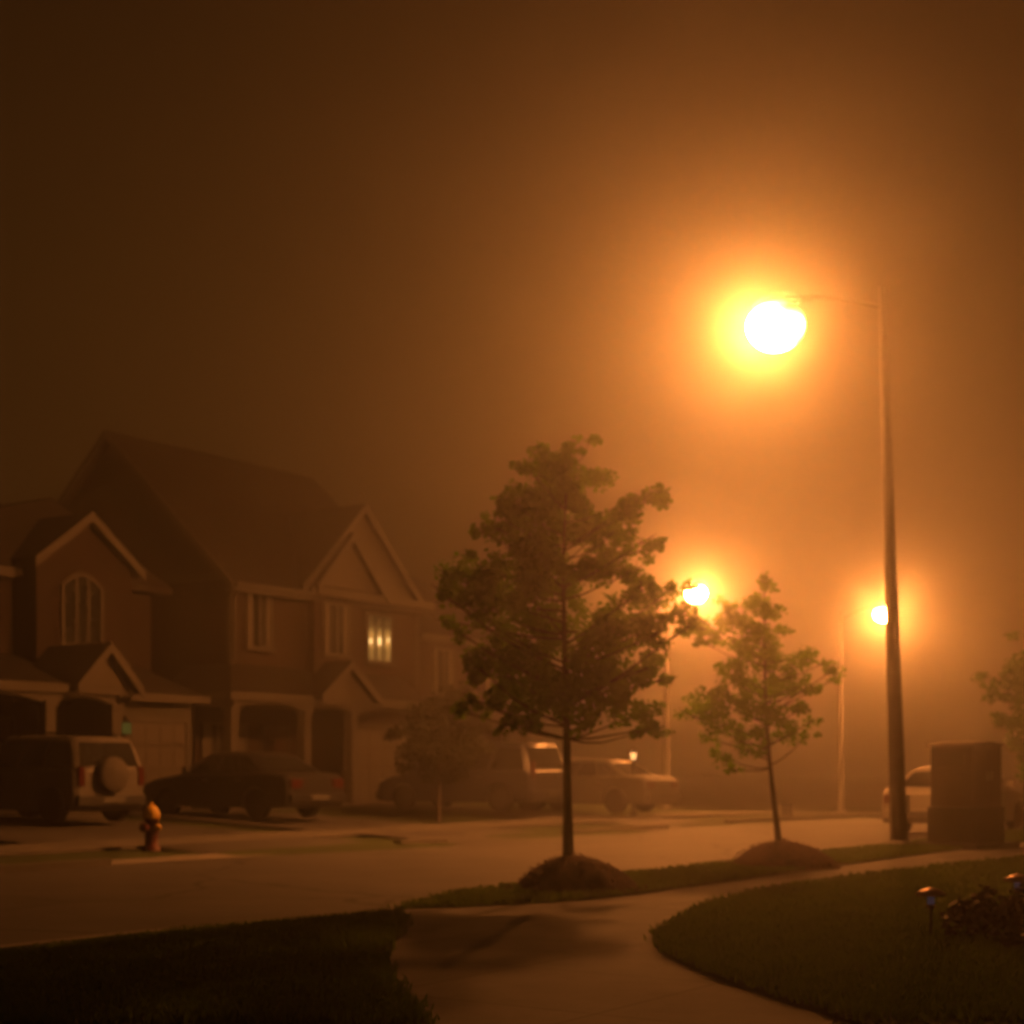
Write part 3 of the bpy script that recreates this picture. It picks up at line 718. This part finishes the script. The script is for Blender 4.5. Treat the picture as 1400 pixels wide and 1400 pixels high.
slab(rf, [(-.3,-ov,EA-ov*sl+.12),(LA+.3,-ov,EA-ov*sl+.12),(LA+.3,DA/2,PA+.12),(-.3,DA/2,PA+.12)], .16)
slab(rf, [(-.3,DA+ov,EA-ov*sl+.12),(-.3,DA/2,PA+.12),(LA+.3,DA/2,PA+.12),(LA+.3,DA+ov,EA-ov*sl+.12)], .16)
rfo = rf.build('roof', M['shingle'], A)
for x in (-.345, LA+.302):
    bd = MB()
    for (ya,za,yb,zb) in ((-ov,EA-ov*sl,DA/2,PA),(DA/2,PA,DA+ov,EA-ov*sl)):
        bd.prism([(ya,za-.12),(yb,zb-.12),(yb,zb+.125),(ya,za+.125)], lambda u,v,w_: (w_,u,v), x, x+.042)
    bd.build('bargeboard', M['trim'], rfo)
fa = MB().box(-.3,2.55,-ov-.04,-ov-.003,EA-ov*sl-.10,EA-ov*sl+.10); fa.box(-.25,LA+.2,-.36,-.012,EA-.44,EA-.40); fa.box(-.09,-.004,0.05,DA,EA-.12,EA+.08)
fa.build('fascia', M['trim'], A)
gt = MB().box(-.32,2.6,-ov-.16,-ov-.045,EA-ov*sl+.0,EA-ov*sl+.11); gt.build('gutter', M['trim'], A)
# large front gable and the nested projecting bay
front_gable(A, 2.6, 7.55, EA-.02, 8.75-ZA, -0.14, 3.2, M['siding'], over=.22)
bay = MB().box(2.95,5.1,-.28,-.005,2.78,EA-.03).build('bay_wall', M['brick'], A)
front_gable(A, 2.95, 5.62, EA-.01, 7.82-ZA, -0.34, 1.4, M['stucco'], over=.2)
fa2 = MB().box(2.6,LA+.25,-.52,-.36,EA-.30,EA-.08)
fa2.build('cornice', M['trim'], A)
window(A, .62, 1.50, 4.62-ZA, 5.95-ZA, 0, 2, 0, 'curtain')
window(A, 3.35, 4.35, 4.58-ZA, 5.92-ZA, -.28, 2, 0, 'curtain')
window(A, 5.55, 6.62, 4.52-ZA, 5.82-ZA, 0, 3, 0, 'lit')
ds = MB().tube([(LA-.12,-.09,EA-.35),(LA-.12,-.09,2.9)], .055, 10).build('downspout', M['trim'], A)
ds = MB().tube([(.03,-.45,EA-.30),(.03,-.12,EA-.6),(.03,-.10,4.15-ZA)], .055, 10).build('downspout', M['trim'], A)
MB().box(-.05,.10,-.04,.10,4.05-ZA,EA-.3).build('corner_board', M['trim'], A)
# porch: skirt roof wrapping the corner, columns, arches
pr = MB(); zt, zb = 4.12-ZA, 3.30-ZA
slab(pr, [(-.95,-.95,zb),(LA-.75,-.95,zb),(LA-.75,0.0,zt),(0.0,0.0,zt)], .1)
slab(pr, [(-.95,-.95,zb),(0.0,0.0,zt),(0.0,1.6,zt),(-.95,1.6,zb)], .1)
pro = pr.build('porch_roof', M['shingle'], A)
f3 = MB().box(-1.0,LA-.7,-.99,-.952,zb-.18,zb+.02); f3.box(-.99,-.952,-.95,1.6,zb-.18,zb+.02); f3.build('fascia', M['trim'], pro)
front_gable(A, 2.3, 4.5, zb, 4.16-ZA, -1.02, -.1, M['stucco'], over=.15, rake=.12, name='pediment')
cols = [-.78, 1.98, 3.94]
bm_ = MB(); arch_beam(bm_, cols+[LA-.85], -.88, -.70, zb-.12, .12, .22)
bm_.build('beam', M['trim'], A)
for x in cols: column(A, x, -.78, 0.15, zb-.35)
MB().box(-.95,4.5,-.92,1.28,-.5,0.14).build('porch_floor', M['concrete'], A)
st_ = MB().box(2.2,3.8,-1.25,-.93,-.5,-.0); st_.box(2.2,3.8,-1.55,-1.255,-.5,-.14); st_.build('step', M['concrete'], A)
window(A, .30, 1.9, 1.0, 2.25, 1.3, 3, 0, 'curtain')
door(A, 2.6, 3.55, 0.15, 2.2, 1.3)
garage_door(A, 4.9, 7.4, 0.05, 2.25, 0.002)

# ---- neighbouring house to the left
SB = 8.95; ZB = 0.30
B = empty('house', W(SB, 19, ZB), TH, 'dark hip-roofed house with arch-topped window and porch behind the silver car', 'house')
EB = 6.16-ZB
w = MB().box(-4.5,4.2,.8,9.0,-.6,EB-.2); w.build('wall', M['brick_b'], B)
w = MB().box(0.0,2.83,0.0,.8,2.6,EB-.004).build('bay_wall', M['brick_b'], B)
hp = MB(); e = EB-.25; rA, rB = (2.25,2.2,8.05-ZB), (2.25,6.6,8.05-ZB)
c = [(-4.9,.45,e),(4.6,.45,e),(4.6,9.4,e),(-4.9,9.4,e)]
hp.add(c+[rA,rB]+[(p[0],p[1],p[2]-.14) for p in c], [(0,1,4),(1,2,5,4),(2,3,5),(3,0,4,5),(9,8,7,6),(0,6,7,1),(1,7,8,2),(2,8,9,3),(3,9,6,0)])
ro = hp.build('roof', M['shingle'], B)
MB().box(-4.9,-.25,.40,.447,e-.2,e+.02).build('fascia', M['trim'], ro)
MB().box(0.9,1.5,6.7,7.3,6.5,8.9-ZB).build('chimney', M['brick_b'], ro)
front_gable(B, 0.0, 2.83, EB-.01, 7.2-ZB, 0.0, 2.6, M['brick_b'], over=.22, rake=.14)
window(B, .75, 1.82, 4.30-ZB, 5.62-ZB, 0, 3, .22, 'dark', f=.09)
zt, zb = 4.0-ZB, 3.18-ZB
pr = MB(); slab(pr, [(-4.4,-2.15,zb),(1.0,-2.15,zb),(1.0,0.78,zt),(-4.4,0.78,zt)], .1)
pro = pr.build('porch_roof', M['shingle'], B)
MB().box(-4.45,1.05,-2.19,-2.152,zb-.18,zb+.02).build('fascia', M['trim'], pro)
front_gable(B, -.76, .78, zb, 3.98-ZB, -2.22, -.4, M['stucco'], over=.15, rake=.13, name='pediment')
cols = [-4.0, -1.35, .47]
bm_ = MB(); arch_beam(bm_, cols, -2.08, -1.90, zb-.12, .12, .25); bm_.build('beam', M['trim'], B)
for x in cols: column(B, x, -1.99, 0.15, zb-.35)
MB().box(-4.4,.65,-2.1,.78,-.5,.14).build('porch_floor', M['concrete'], B)
window(B, -3.6, -2.0, .9, 2.2, .8, 3, 0, 'dark')
door(B, -1.0, -.1, .15, 2.2, .8)
MB().box(1.02,3.25,-1.6,.798,-.6,2.75).build('garage_wall', M['siding'], B)
gr = MB(); slab(gr, [(.95,-1.9,2.78),(3.5,-1.9,2.78),(3.5,.78,3.7),(.95,.78,3.7)], .1); gro = gr.build('garage_roof', M['shingle'], B)
MB().box(.95,3.52,-1.94,-1.902,2.62,2.80).build('fascia', M['trim'], gro)
garage_door(B, 1.25, 3.0, 0.0, 2.15, -1.6)
ltn = MB().box(.60,.76,-2.26,-2.14,1.86,2.10).build('porch_lantern', M['lit_low'], B)
MB().lathe([(.12,0),(.02,.10)], 8, (.68,-2.2,2.10), smooth=False).build('cap', M['black_plastic'], ltn)
MB().box(.61,.75,-2.15,-2.11,1.80,1.86).build('bracket', M['black_plastic'], ltn)

# ---- next house along the street, lost in the fog
SC_ = s_at(574, 20.5); ZC = 0.2
C_ = empty('house', W(SC_, 20.5, ZC), TH, 'faint farther house in fog behind the taller boulevard tree', 'house')
w = MB().box(0,4.6,0,8,-.6,5.5).build('wall', M['brick'], C_)
hp = MB(); e = 5.4
c = [(-.4,-.4,e),(5.0,-.4,e),(5.0,8.4,e),(-.4,8.4,e)]; rA, rB = (1.2,2.4,8.2), (1.2,5.6,8.2)
hp.add(c+[rA,rB]+[(p[0],p[1],p[2]-.14) for p in c], [(0,1,4),(1,2,5,4),(2,3,5),(3,0,4,5),(9,8,7,6),(0,6,7,1),(1,7,8,2),(2,8,9,3),(3,9,6,0)])
ro = hp.build('roof', M['shingle'], C_)
MB().box(-.45,5.05,-.45,-.402,e-.2,e+.03).build('fascia', M['trim'], ro)
window(C_, .7, 1.7, 3.7, 5.0, 0, 2, 0, 'curtain'); window(C_, 2.8, 3.8, 3.7, 5.0, 0, 2, 0, 'curtain')
garage_door(C_, .6, 3.2, 0, 2.2, 0)
pr = MB(); slab(pr, [(-.3,-1.0,2.75),(4.9,-1.0,2.75),(4.9,0,3.5),(-.3,0,3.5)], .1); pro = pr.build('porch_roof', M['shingle'], C_)
MB().box(-.35,4.95,-1.04,-1.002,2.58,2.78).build('fascia', M['trim'], pro)

# ------------------------------------------------------------------ cars
def arc(cx, r, z0, n=9):
    a0 = math.asin(min(1, (z0-0.33)/r)) if abs(z0-.33) < r else 0
    return [(cx+r*cos(pi-a0-(pi-2*a0)*k/n*1.0), 0.33+r*sin(pi-a0-(pi-2*a0)*k/n)) for k in range(n+1)]
def car(name, loc, rz, label, cat, P, paintm, group=None, spare=False, rails=False):
    root = empty(name, loc, rz, label, cat, group)
    hw = P['w']/2; xf, xr = P['axle']; zb = 0.24; wr = P.get('wr', .32)
    poly = list(P['lower'])                                    # from rear bottom up over the top to the front bottom
    under = [(xf+.42, zb)]
    under = []
    for cx in (xf, xr):
        a = arc(cx, wr+.07, zb); under += a[::-1]
    poly = poly+under
    bm = bmesh.new()
    ysec = [(-hw+.0, .0), ]
    n = len(poly)
    cx0 = sum(p[0] for p in poly)/n; cz0 = 0.6
    rows = []
    for y, k in ((-hw, .965), (-hw+.09, 1.0), (hw-.09, 1.0), (hw, .965)):
        rows.append([bm.verts.new((p[0]*k if abs(p[0]) > abs(xf)+.5 or abs(p[0]) > abs(xr)+.5 else p[0], y, p[1] if p[1] < .5 else .5+(p[1]-.5)*(k if k == 1 else .90))) for p in poly])
    for a, b in zip(rows[:-1], rows[1:]):
        for i in range(n):
            bm.faces.new((a[i], a[(i+1)%n], b[(i+1)%n], b[i]))
    bm.faces.new(rows[0][::-1]); bm.faces.new(rows[-1])
    bmesh.ops.recalc_face_normals(bm, faces=bm.faces)
    es = [e for e in bm.edges if e.calc_face_angle(0) > .5]
    bmesh.ops.bevel(bm, geom=es, offset=.025, segments=2, profile=.5, affect='EDGES', clamp_overlap=True)
    for f in bm.faces: f.smooth = False
    me = bpy.data.meshes.new('body'); bm.to_mesh(me); bm.free(); me.materials.append(paintm)
    body = bpy.data.objects.new('body', me); col.objects.link(body); body.parent = root
    # cabin: four side-view corners, narrower at the roof
    (x0,z0),(x1,z1),(x2,z2),(x3,z3) = P['cabin']
    wb, wt = hw-.05, hw-P.get('tumble', .20)
    def side(u, v, sgn, out=0.0):          # u along, v up the cabin side
        xb = x0+(x3-x0)*u; xt = x1+(x2-x1)*u
        zb_ = z0+(z3-z0)*u; zt_ = z1+(z2-z1)*u + .03*sin(pi*u)
        return Vector((xb+(xt-xb)*v, sgn*(wb+(wt-wb)*v+out), zb_+(zt_-zb_)*v))
    cm = MB(); NU = 10; vs = []
    us = [k/NU for k in range(NU+1)]
    for u in us:
        vs += [side(u,0,-1), side(u,.55,-1,.012), side(u,.94,-1,.0), side(u,1.0,-1,-.09)+Vector((0,0,.028)), side(u,1.0,1,-.09)+Vector((0,0,.028)), side(u,.94,1), side(u,.55,1,.012), side(u,0,1)]
    fs = [(i*8+j, i*8+j+1, (i+1)*8+j+1, (i+1)*8+j) for i in range(NU) for j in range(7)]
    fs += [tuple(range(7,-1,-1)), tuple(NU*8+j for j in range(8))]
    cab = cm.add(vs, fs, True).build('roof', paintm, root)
    for sgn in (-1, 1):
        for (a, b) in P['side_glass']:
            g_ = MB(); q = [side(a,.12,sgn,.022), side(b,.12,sgn,.022), side(b,.84,sgn,.016), side(a,.84,sgn,.016)]
            q2 = [p-Vector((0,sgn*.03,0)) for p in q]
            g_.add(q+q2, [(0,1,2,3),(7,6,5,4),(0,4,5,1),(1,5,6,2),(2,6,7,3),(3,7,4,0)]).build('side_window', M['glass'], root)
    for u, nm, sg in ((0.0,'rear_window',-1), (1.0,'windscreen',1)):
        q = [side(u,.12,-1,-.10), side(u,.12,1,-.10), side(u,.88,1,-.07), side(u,.88,-1,-.07)]
        dv = Vector((sg*.018, 0, .006)); q1 = [p+dv for p in q]; q2 = [p-dv for p in q]
        MB().add(q1+q2, [(0,1,2,3),(7,6,5,4),(0,4,5,1),(1,5,6,2),(2,6,7,3),(3,7,4,0)]).build(nm, M['glass'], root)
    for x in (xf, xr):
        for sgn in (-1, 1):
            mt = Matrix.Translation((x, sgn*(hw-.12), wr)) @ Matrix.Rotation(-sgn*pi/2, 4, 'X')
            w_ = MB().lathe([(wr*.62,-.10),(wr*.93,-.10),(wr,-.07),(wr,.07),(wr*.93,.10),(wr*.62,.10)], 22, mtx=mt).build('wheel', M['rubber'], root)
            rm = MB().lathe([(wr*.62,-.08),(wr*.60,.085),(wr*.52,.085),(wr*.48,.06),(wr*.2,.055),(wr*.17,.09),(.02,.095)], 18, mtx=mt)
            for k in range(5):
                m2 = mt @ Matrix.Rotation(2*pi*k/5, 4, 'Z'); rm.box(wr*.12, wr*.55, -.03, .03, .056, .082, m2)
            rm.build('rim', M['alloy'], w_)
    ld = P['lights']
    for sgn in (-1, 1):
        x, z, h, wy = ld['rear']; MB().box(x-.035, x+.05, sgn*(hw-.07)-wy/2-(sgn>0)*wy/2+(sgn<0)*wy/2, sgn*(hw-.07)+wy/2-(sgn>0)*wy/2+(sgn<0)*wy/2, z, z+h).build('taillight', M['red_lens'], root, .012)
        x, z, h, wy = ld['front']; MB().box(x-.10, x+.03, sgn*(hw-.28)-wy/2, sgn*(hw-.28)+wy/2, z, z+h).build('headlight', M['clear_lens'], root, .012)
        mr = side(.93,.22,sgn,.02); MB().box(mr.x-.05, mr.x+.06, mr.y-.09+sgn*.10, mr.y+.09+sgn*.10, mr.z-.05, mr.z+.08).build('mirror', paintm, root, .02)
    xl = P['lower'][0][0]; xm = P['lower'][-1][0]
    MB().box(xl-.09, xl+.10, -hw+.04, hw-.04, .34, .54).build('bumper', P.get('bump', paintm), root, .03)
    MB().box(xm-.10, xm+.07, -hw+.06, hw-.06, .30, .50).build('bumper', P.get('bump', paintm), root, .03)
    MB().box(xl-.112, xl-.09, -.26, .26, .40, .52).build('number_plate', M['plate'], root)
    MB().box(xm-.02, xm+.035, -.42, .42, .54, .66).build('grille', M['black_plastic'], root, .01)
    hd = MB()
    for sgn in (-1, 1):
        for x in P['handles']: hd.box(x-.09, x+.09, sgn*(hw+.008)-.014, sgn*(hw+.008)+.014, P['hz'], P['hz']+.035)
    hd.build('door_handle', M['chrome'], root)
    if spare:
        mt = Matrix.Translation((xl-.16, .08, .92)) @ Matrix.Rotation(-pi/2, 4, 'Y')
        sp = MB().lathe([(.10,-.10),(.31,-.10),(.345,-.06),(.345,.06),(.31,.10),(.05,.115)], 26, mtx=mt).build('spare_wheel', M['spare'], root)
        tag(sp, 'round spare wheel cover on the tailgate')
    if rails:
        for sgn in (-1, 1):
            MB().tube([side(.15,1,sgn,-.06)+Vector((0,0,.02)), side(.22,1,sgn,-.06)+Vector((0,0,.085)), side(.8,1,sgn,-.06)+Vector((0,0,.085)), side(.88,1,sgn,-.06)+Vector((0,0,.02))], .018, 8).build('roof_rail', M['black_plastic'], root)
    return root
SEDAN = dict(w=1.78, axle=(1.38,-1.32), wr=.32, lower=[(-2.28,.26),(-2.32,.50),(-2.28,.86),(-2.18,.96),(-1.55,1.00),(0,.97),(.95,.95),(1.75,.84),(2.12,.72),(2.22,.52),(2.18,.26)],
    cabin=[(-1.72,.95),(-1.02,1.36),(.18,1.39),(1.02,.92)], side_glass=[(.10,.30),(.34,.58),(.62,.88)], tumble=.24, lights=dict(rear=(-2.29,.66,.18,.34), front=(2.10,.60,.13,.34)), handles=(.12,-.85), hz=.80)
SUVP = dict(w=1.78, axle=(1.22,-1.24), wr=.35, lower=[(-1.92,.30),(-1.96,.50),(-1.95,1.00),(-1.90,1.06),(0,1.05),(.92,1.02),(1.70,.94),(1.98,.82),(2.04,.55),(2.0,.28)],
    cabin=[(-1.93,1.02),(-1.74,1.60),(.16,1.63),(.98,.98)], side_glass=[(.06,.30),(.34,.58),(.62,.90)], tumble=.20, lights=dict(rear=(-1.95,.72,.36,.14), front=(1.94,.68,.16,.32)), handles=(.2,-.75), hz=.90, bump=None)
SUVP['bump'] = M['black_plastic']
VAN = dict(w=1.92, axle=(1.50,-1.45), wr=.34, lower=[(-2.36,.28),(-2.40,.50),(-2.38,1.00),(-2.32,1.06),(0,1.03),(1.25,1.00),(1.95,.88),(2.30,.74),(2.38,.50),(2.34,.26)],
    cabin=[(-2.34,1.02),(-2.10,1.70),(.35,1.74),(1.55,.96)], side_glass=[(.05,.30),(.34,.60),(.63,.88)], tumble=.18, lights=dict(rear=(-2.39,.85,.42,.12), front=(2.25,.62,.18,.38)), handles=(.3,-.9), hz=.88)
NOSE_IN = TH+pi/2                                # nose towards the houses
def park(kind, px, t_rear, half_len, side_off, rz): pass
def place_nose_in(px_corner, t_rear, P, jig=0.0):
    # the rear corner on the camera side stands at this picture column
    s0 = s_at(px_corner, t_rear)
    L_ = -P['lower'][1][0]
    s, t = s0+P['w']/2, t_rear+L_
    p = W(s, t); p.z = hfar(s,t)+.015
    return p, NOSE_IN+jig
p, r = place_nose_in(99, 13.2, SUVP, radians(1.5))
car('parked_car', p, r, 'silver off-road car with spare wheel on its tailgate in the left driveway', 'car', SUVP, M['p_silver'], spare=True, rails=True)
p, r = place_nose_in(398, 12.2, SEDAN, radians(-1))
car('parked_car', p, r, 'dark saloon car parked on the driveway behind and right of the red hydrant', 'car', SEDAN, M['p_dark'])
p, r = place_nose_in(722, 11.5, VAN, radians(2))
car('parked_car', p, r, 'dark minivan parked behind the trunk of the taller tree', 'car', VAN, M['p_navy'])
p, r = place_nose_in(884, 9.9, SEDAN, radians(1))
car('parked_car', p, r, 'grey saloon car parked just right of the taller tree trunk', 'car', SEDAN, M['p_grey'])
q = W(16.9+2.3, 1.25, .005)
car('parked_car', q, TH, 'pale car parked at the near kerb behind the tall lamp pole', 'car', SEDAN, M['p_pale'])

# ------------------------------------------------------------------ haze
hz, nt, N, L = newmat('night_fog')
out = N.new('ShaderNodeOutputMaterial'); pv = N.new('ShaderNodeVolumePrincipled')
pv.inputs['Color'].default_value = (0.93,0.93,0.93,1); pv.inputs['Density'].default_value = 0.0066; pv.inputs['Anisotropy'].default_value = 0.82
vs2 = N.new('ShaderNodeVolumeScatter'); vs2.inputs['Color'].default_value = (0.93,0.93,0.93,1)
vs2.inputs['Density'].default_value = 0.0015; vs2.inputs['Anisotropy'].default_value = 0.968
ads = N.new('ShaderNodeAddShader'); L.new(pv.outputs[0], ads.inputs[0]); L.new(vs2.outputs[0], ads.inputs[1]); L.new(ads.outputs[0], out.inputs['Volume'])
hb = MB().box(-340,340,-80,400,-1.6,12.2).build('haze', hz); tag(hb, kind='stuff')
tag(hb, 'thin night fog glowing round the street lamps', 'fog')

# ------------------------------------------------------------------ sky and world: night, sun well below the horizon
wd = bpy.data.worlds.new('World'); sc.world = wd; wd.use_nodes = True
N, L = wd.node_tree.nodes, wd.node_tree.links; N.clear()
out = N.new('ShaderNodeOutputWorld'); b1 = N.new('ShaderNodeBackground'); b2 = N.new('ShaderNodeBackground'); ad = N.new('ShaderNodeAddShader')
sk = N.new('ShaderNodeTexSky'); sk.sky_type = 'NISHITA'; sk.sun_disc = False; sk.sun_elevation = radians(-12); sk.sun_rotation = radians(200)
L.new(sk.outputs[0], b1.inputs[0]); b1.inputs[1].default_value = 0.05
# town light on the low cloud, strongest towards the horizon
tc = N.new('ShaderNodeTexCoord'); sp = N.new('ShaderNodeSeparateXYZ'); L.new(tc.outputs['Generated'], sp.inputs[0])
gr = N.new('ShaderNodeValToRGB'); L.new(sp.outputs[2], gr.inputs[0])
gr.color_ramp.elements[0].position = 0.0; gr.color_ramp.elements[0].color = (0.036,0.0125,0.0018,1)
gr.color_ramp.elements[1].position = 0.55; gr.color_ramp.elements[1].color = (0.010,0.0036,0.0008,1)
L.new(gr.outputs[0], b2.inputs[0]); b2.inputs[1].default_value = 1.1
L.new(b1.outputs[0], ad.inputs[0]); L.new(b2.outputs[0], ad.inputs[1]); L.new(ad.outputs[0], out.inputs[0])

# ------------------------------------------------------------------ camera and render settings
cd = bpy.data.cameras.new('camera'); cam = bpy.data.objects.new('camera', cd); col.objects.link(cam); sc.camera = cam
cam.location = (0,0,HC); cam.rotation_euler = (radians(90),0,0)
cd.sensor_width = 36; cd.sensor_fit = 'HORIZONTAL'; cd.lens = F*36/1400
cd.shift_y = 0.25; cd.clip_end = 2000; cd.clip_start = 0.05
cd.dof.use_dof = True; cd.dof.focus_distance = 4.2; cd.dof.aperture_fstop = 3.9
sc.view_settings.view_transform = 'Standard'; sc.view_settings.look = 'None'; sc.view_settings.exposure = 0; sc.view_settings.gamma = 1
cy = sc.cycles
cy.max_bounces = 6; cy.diffuse_bounces = 2; cy.glossy_bounces = 2; cy.transmission_bounces = 2; cy.transparent_max_bounces = 6
cy.volume_bounces = 0
cy.use_denoising = True
cy.sample_clamp_indirect = 4.0
cy.caustics_reflective = False; cy.caustics_refractive = False
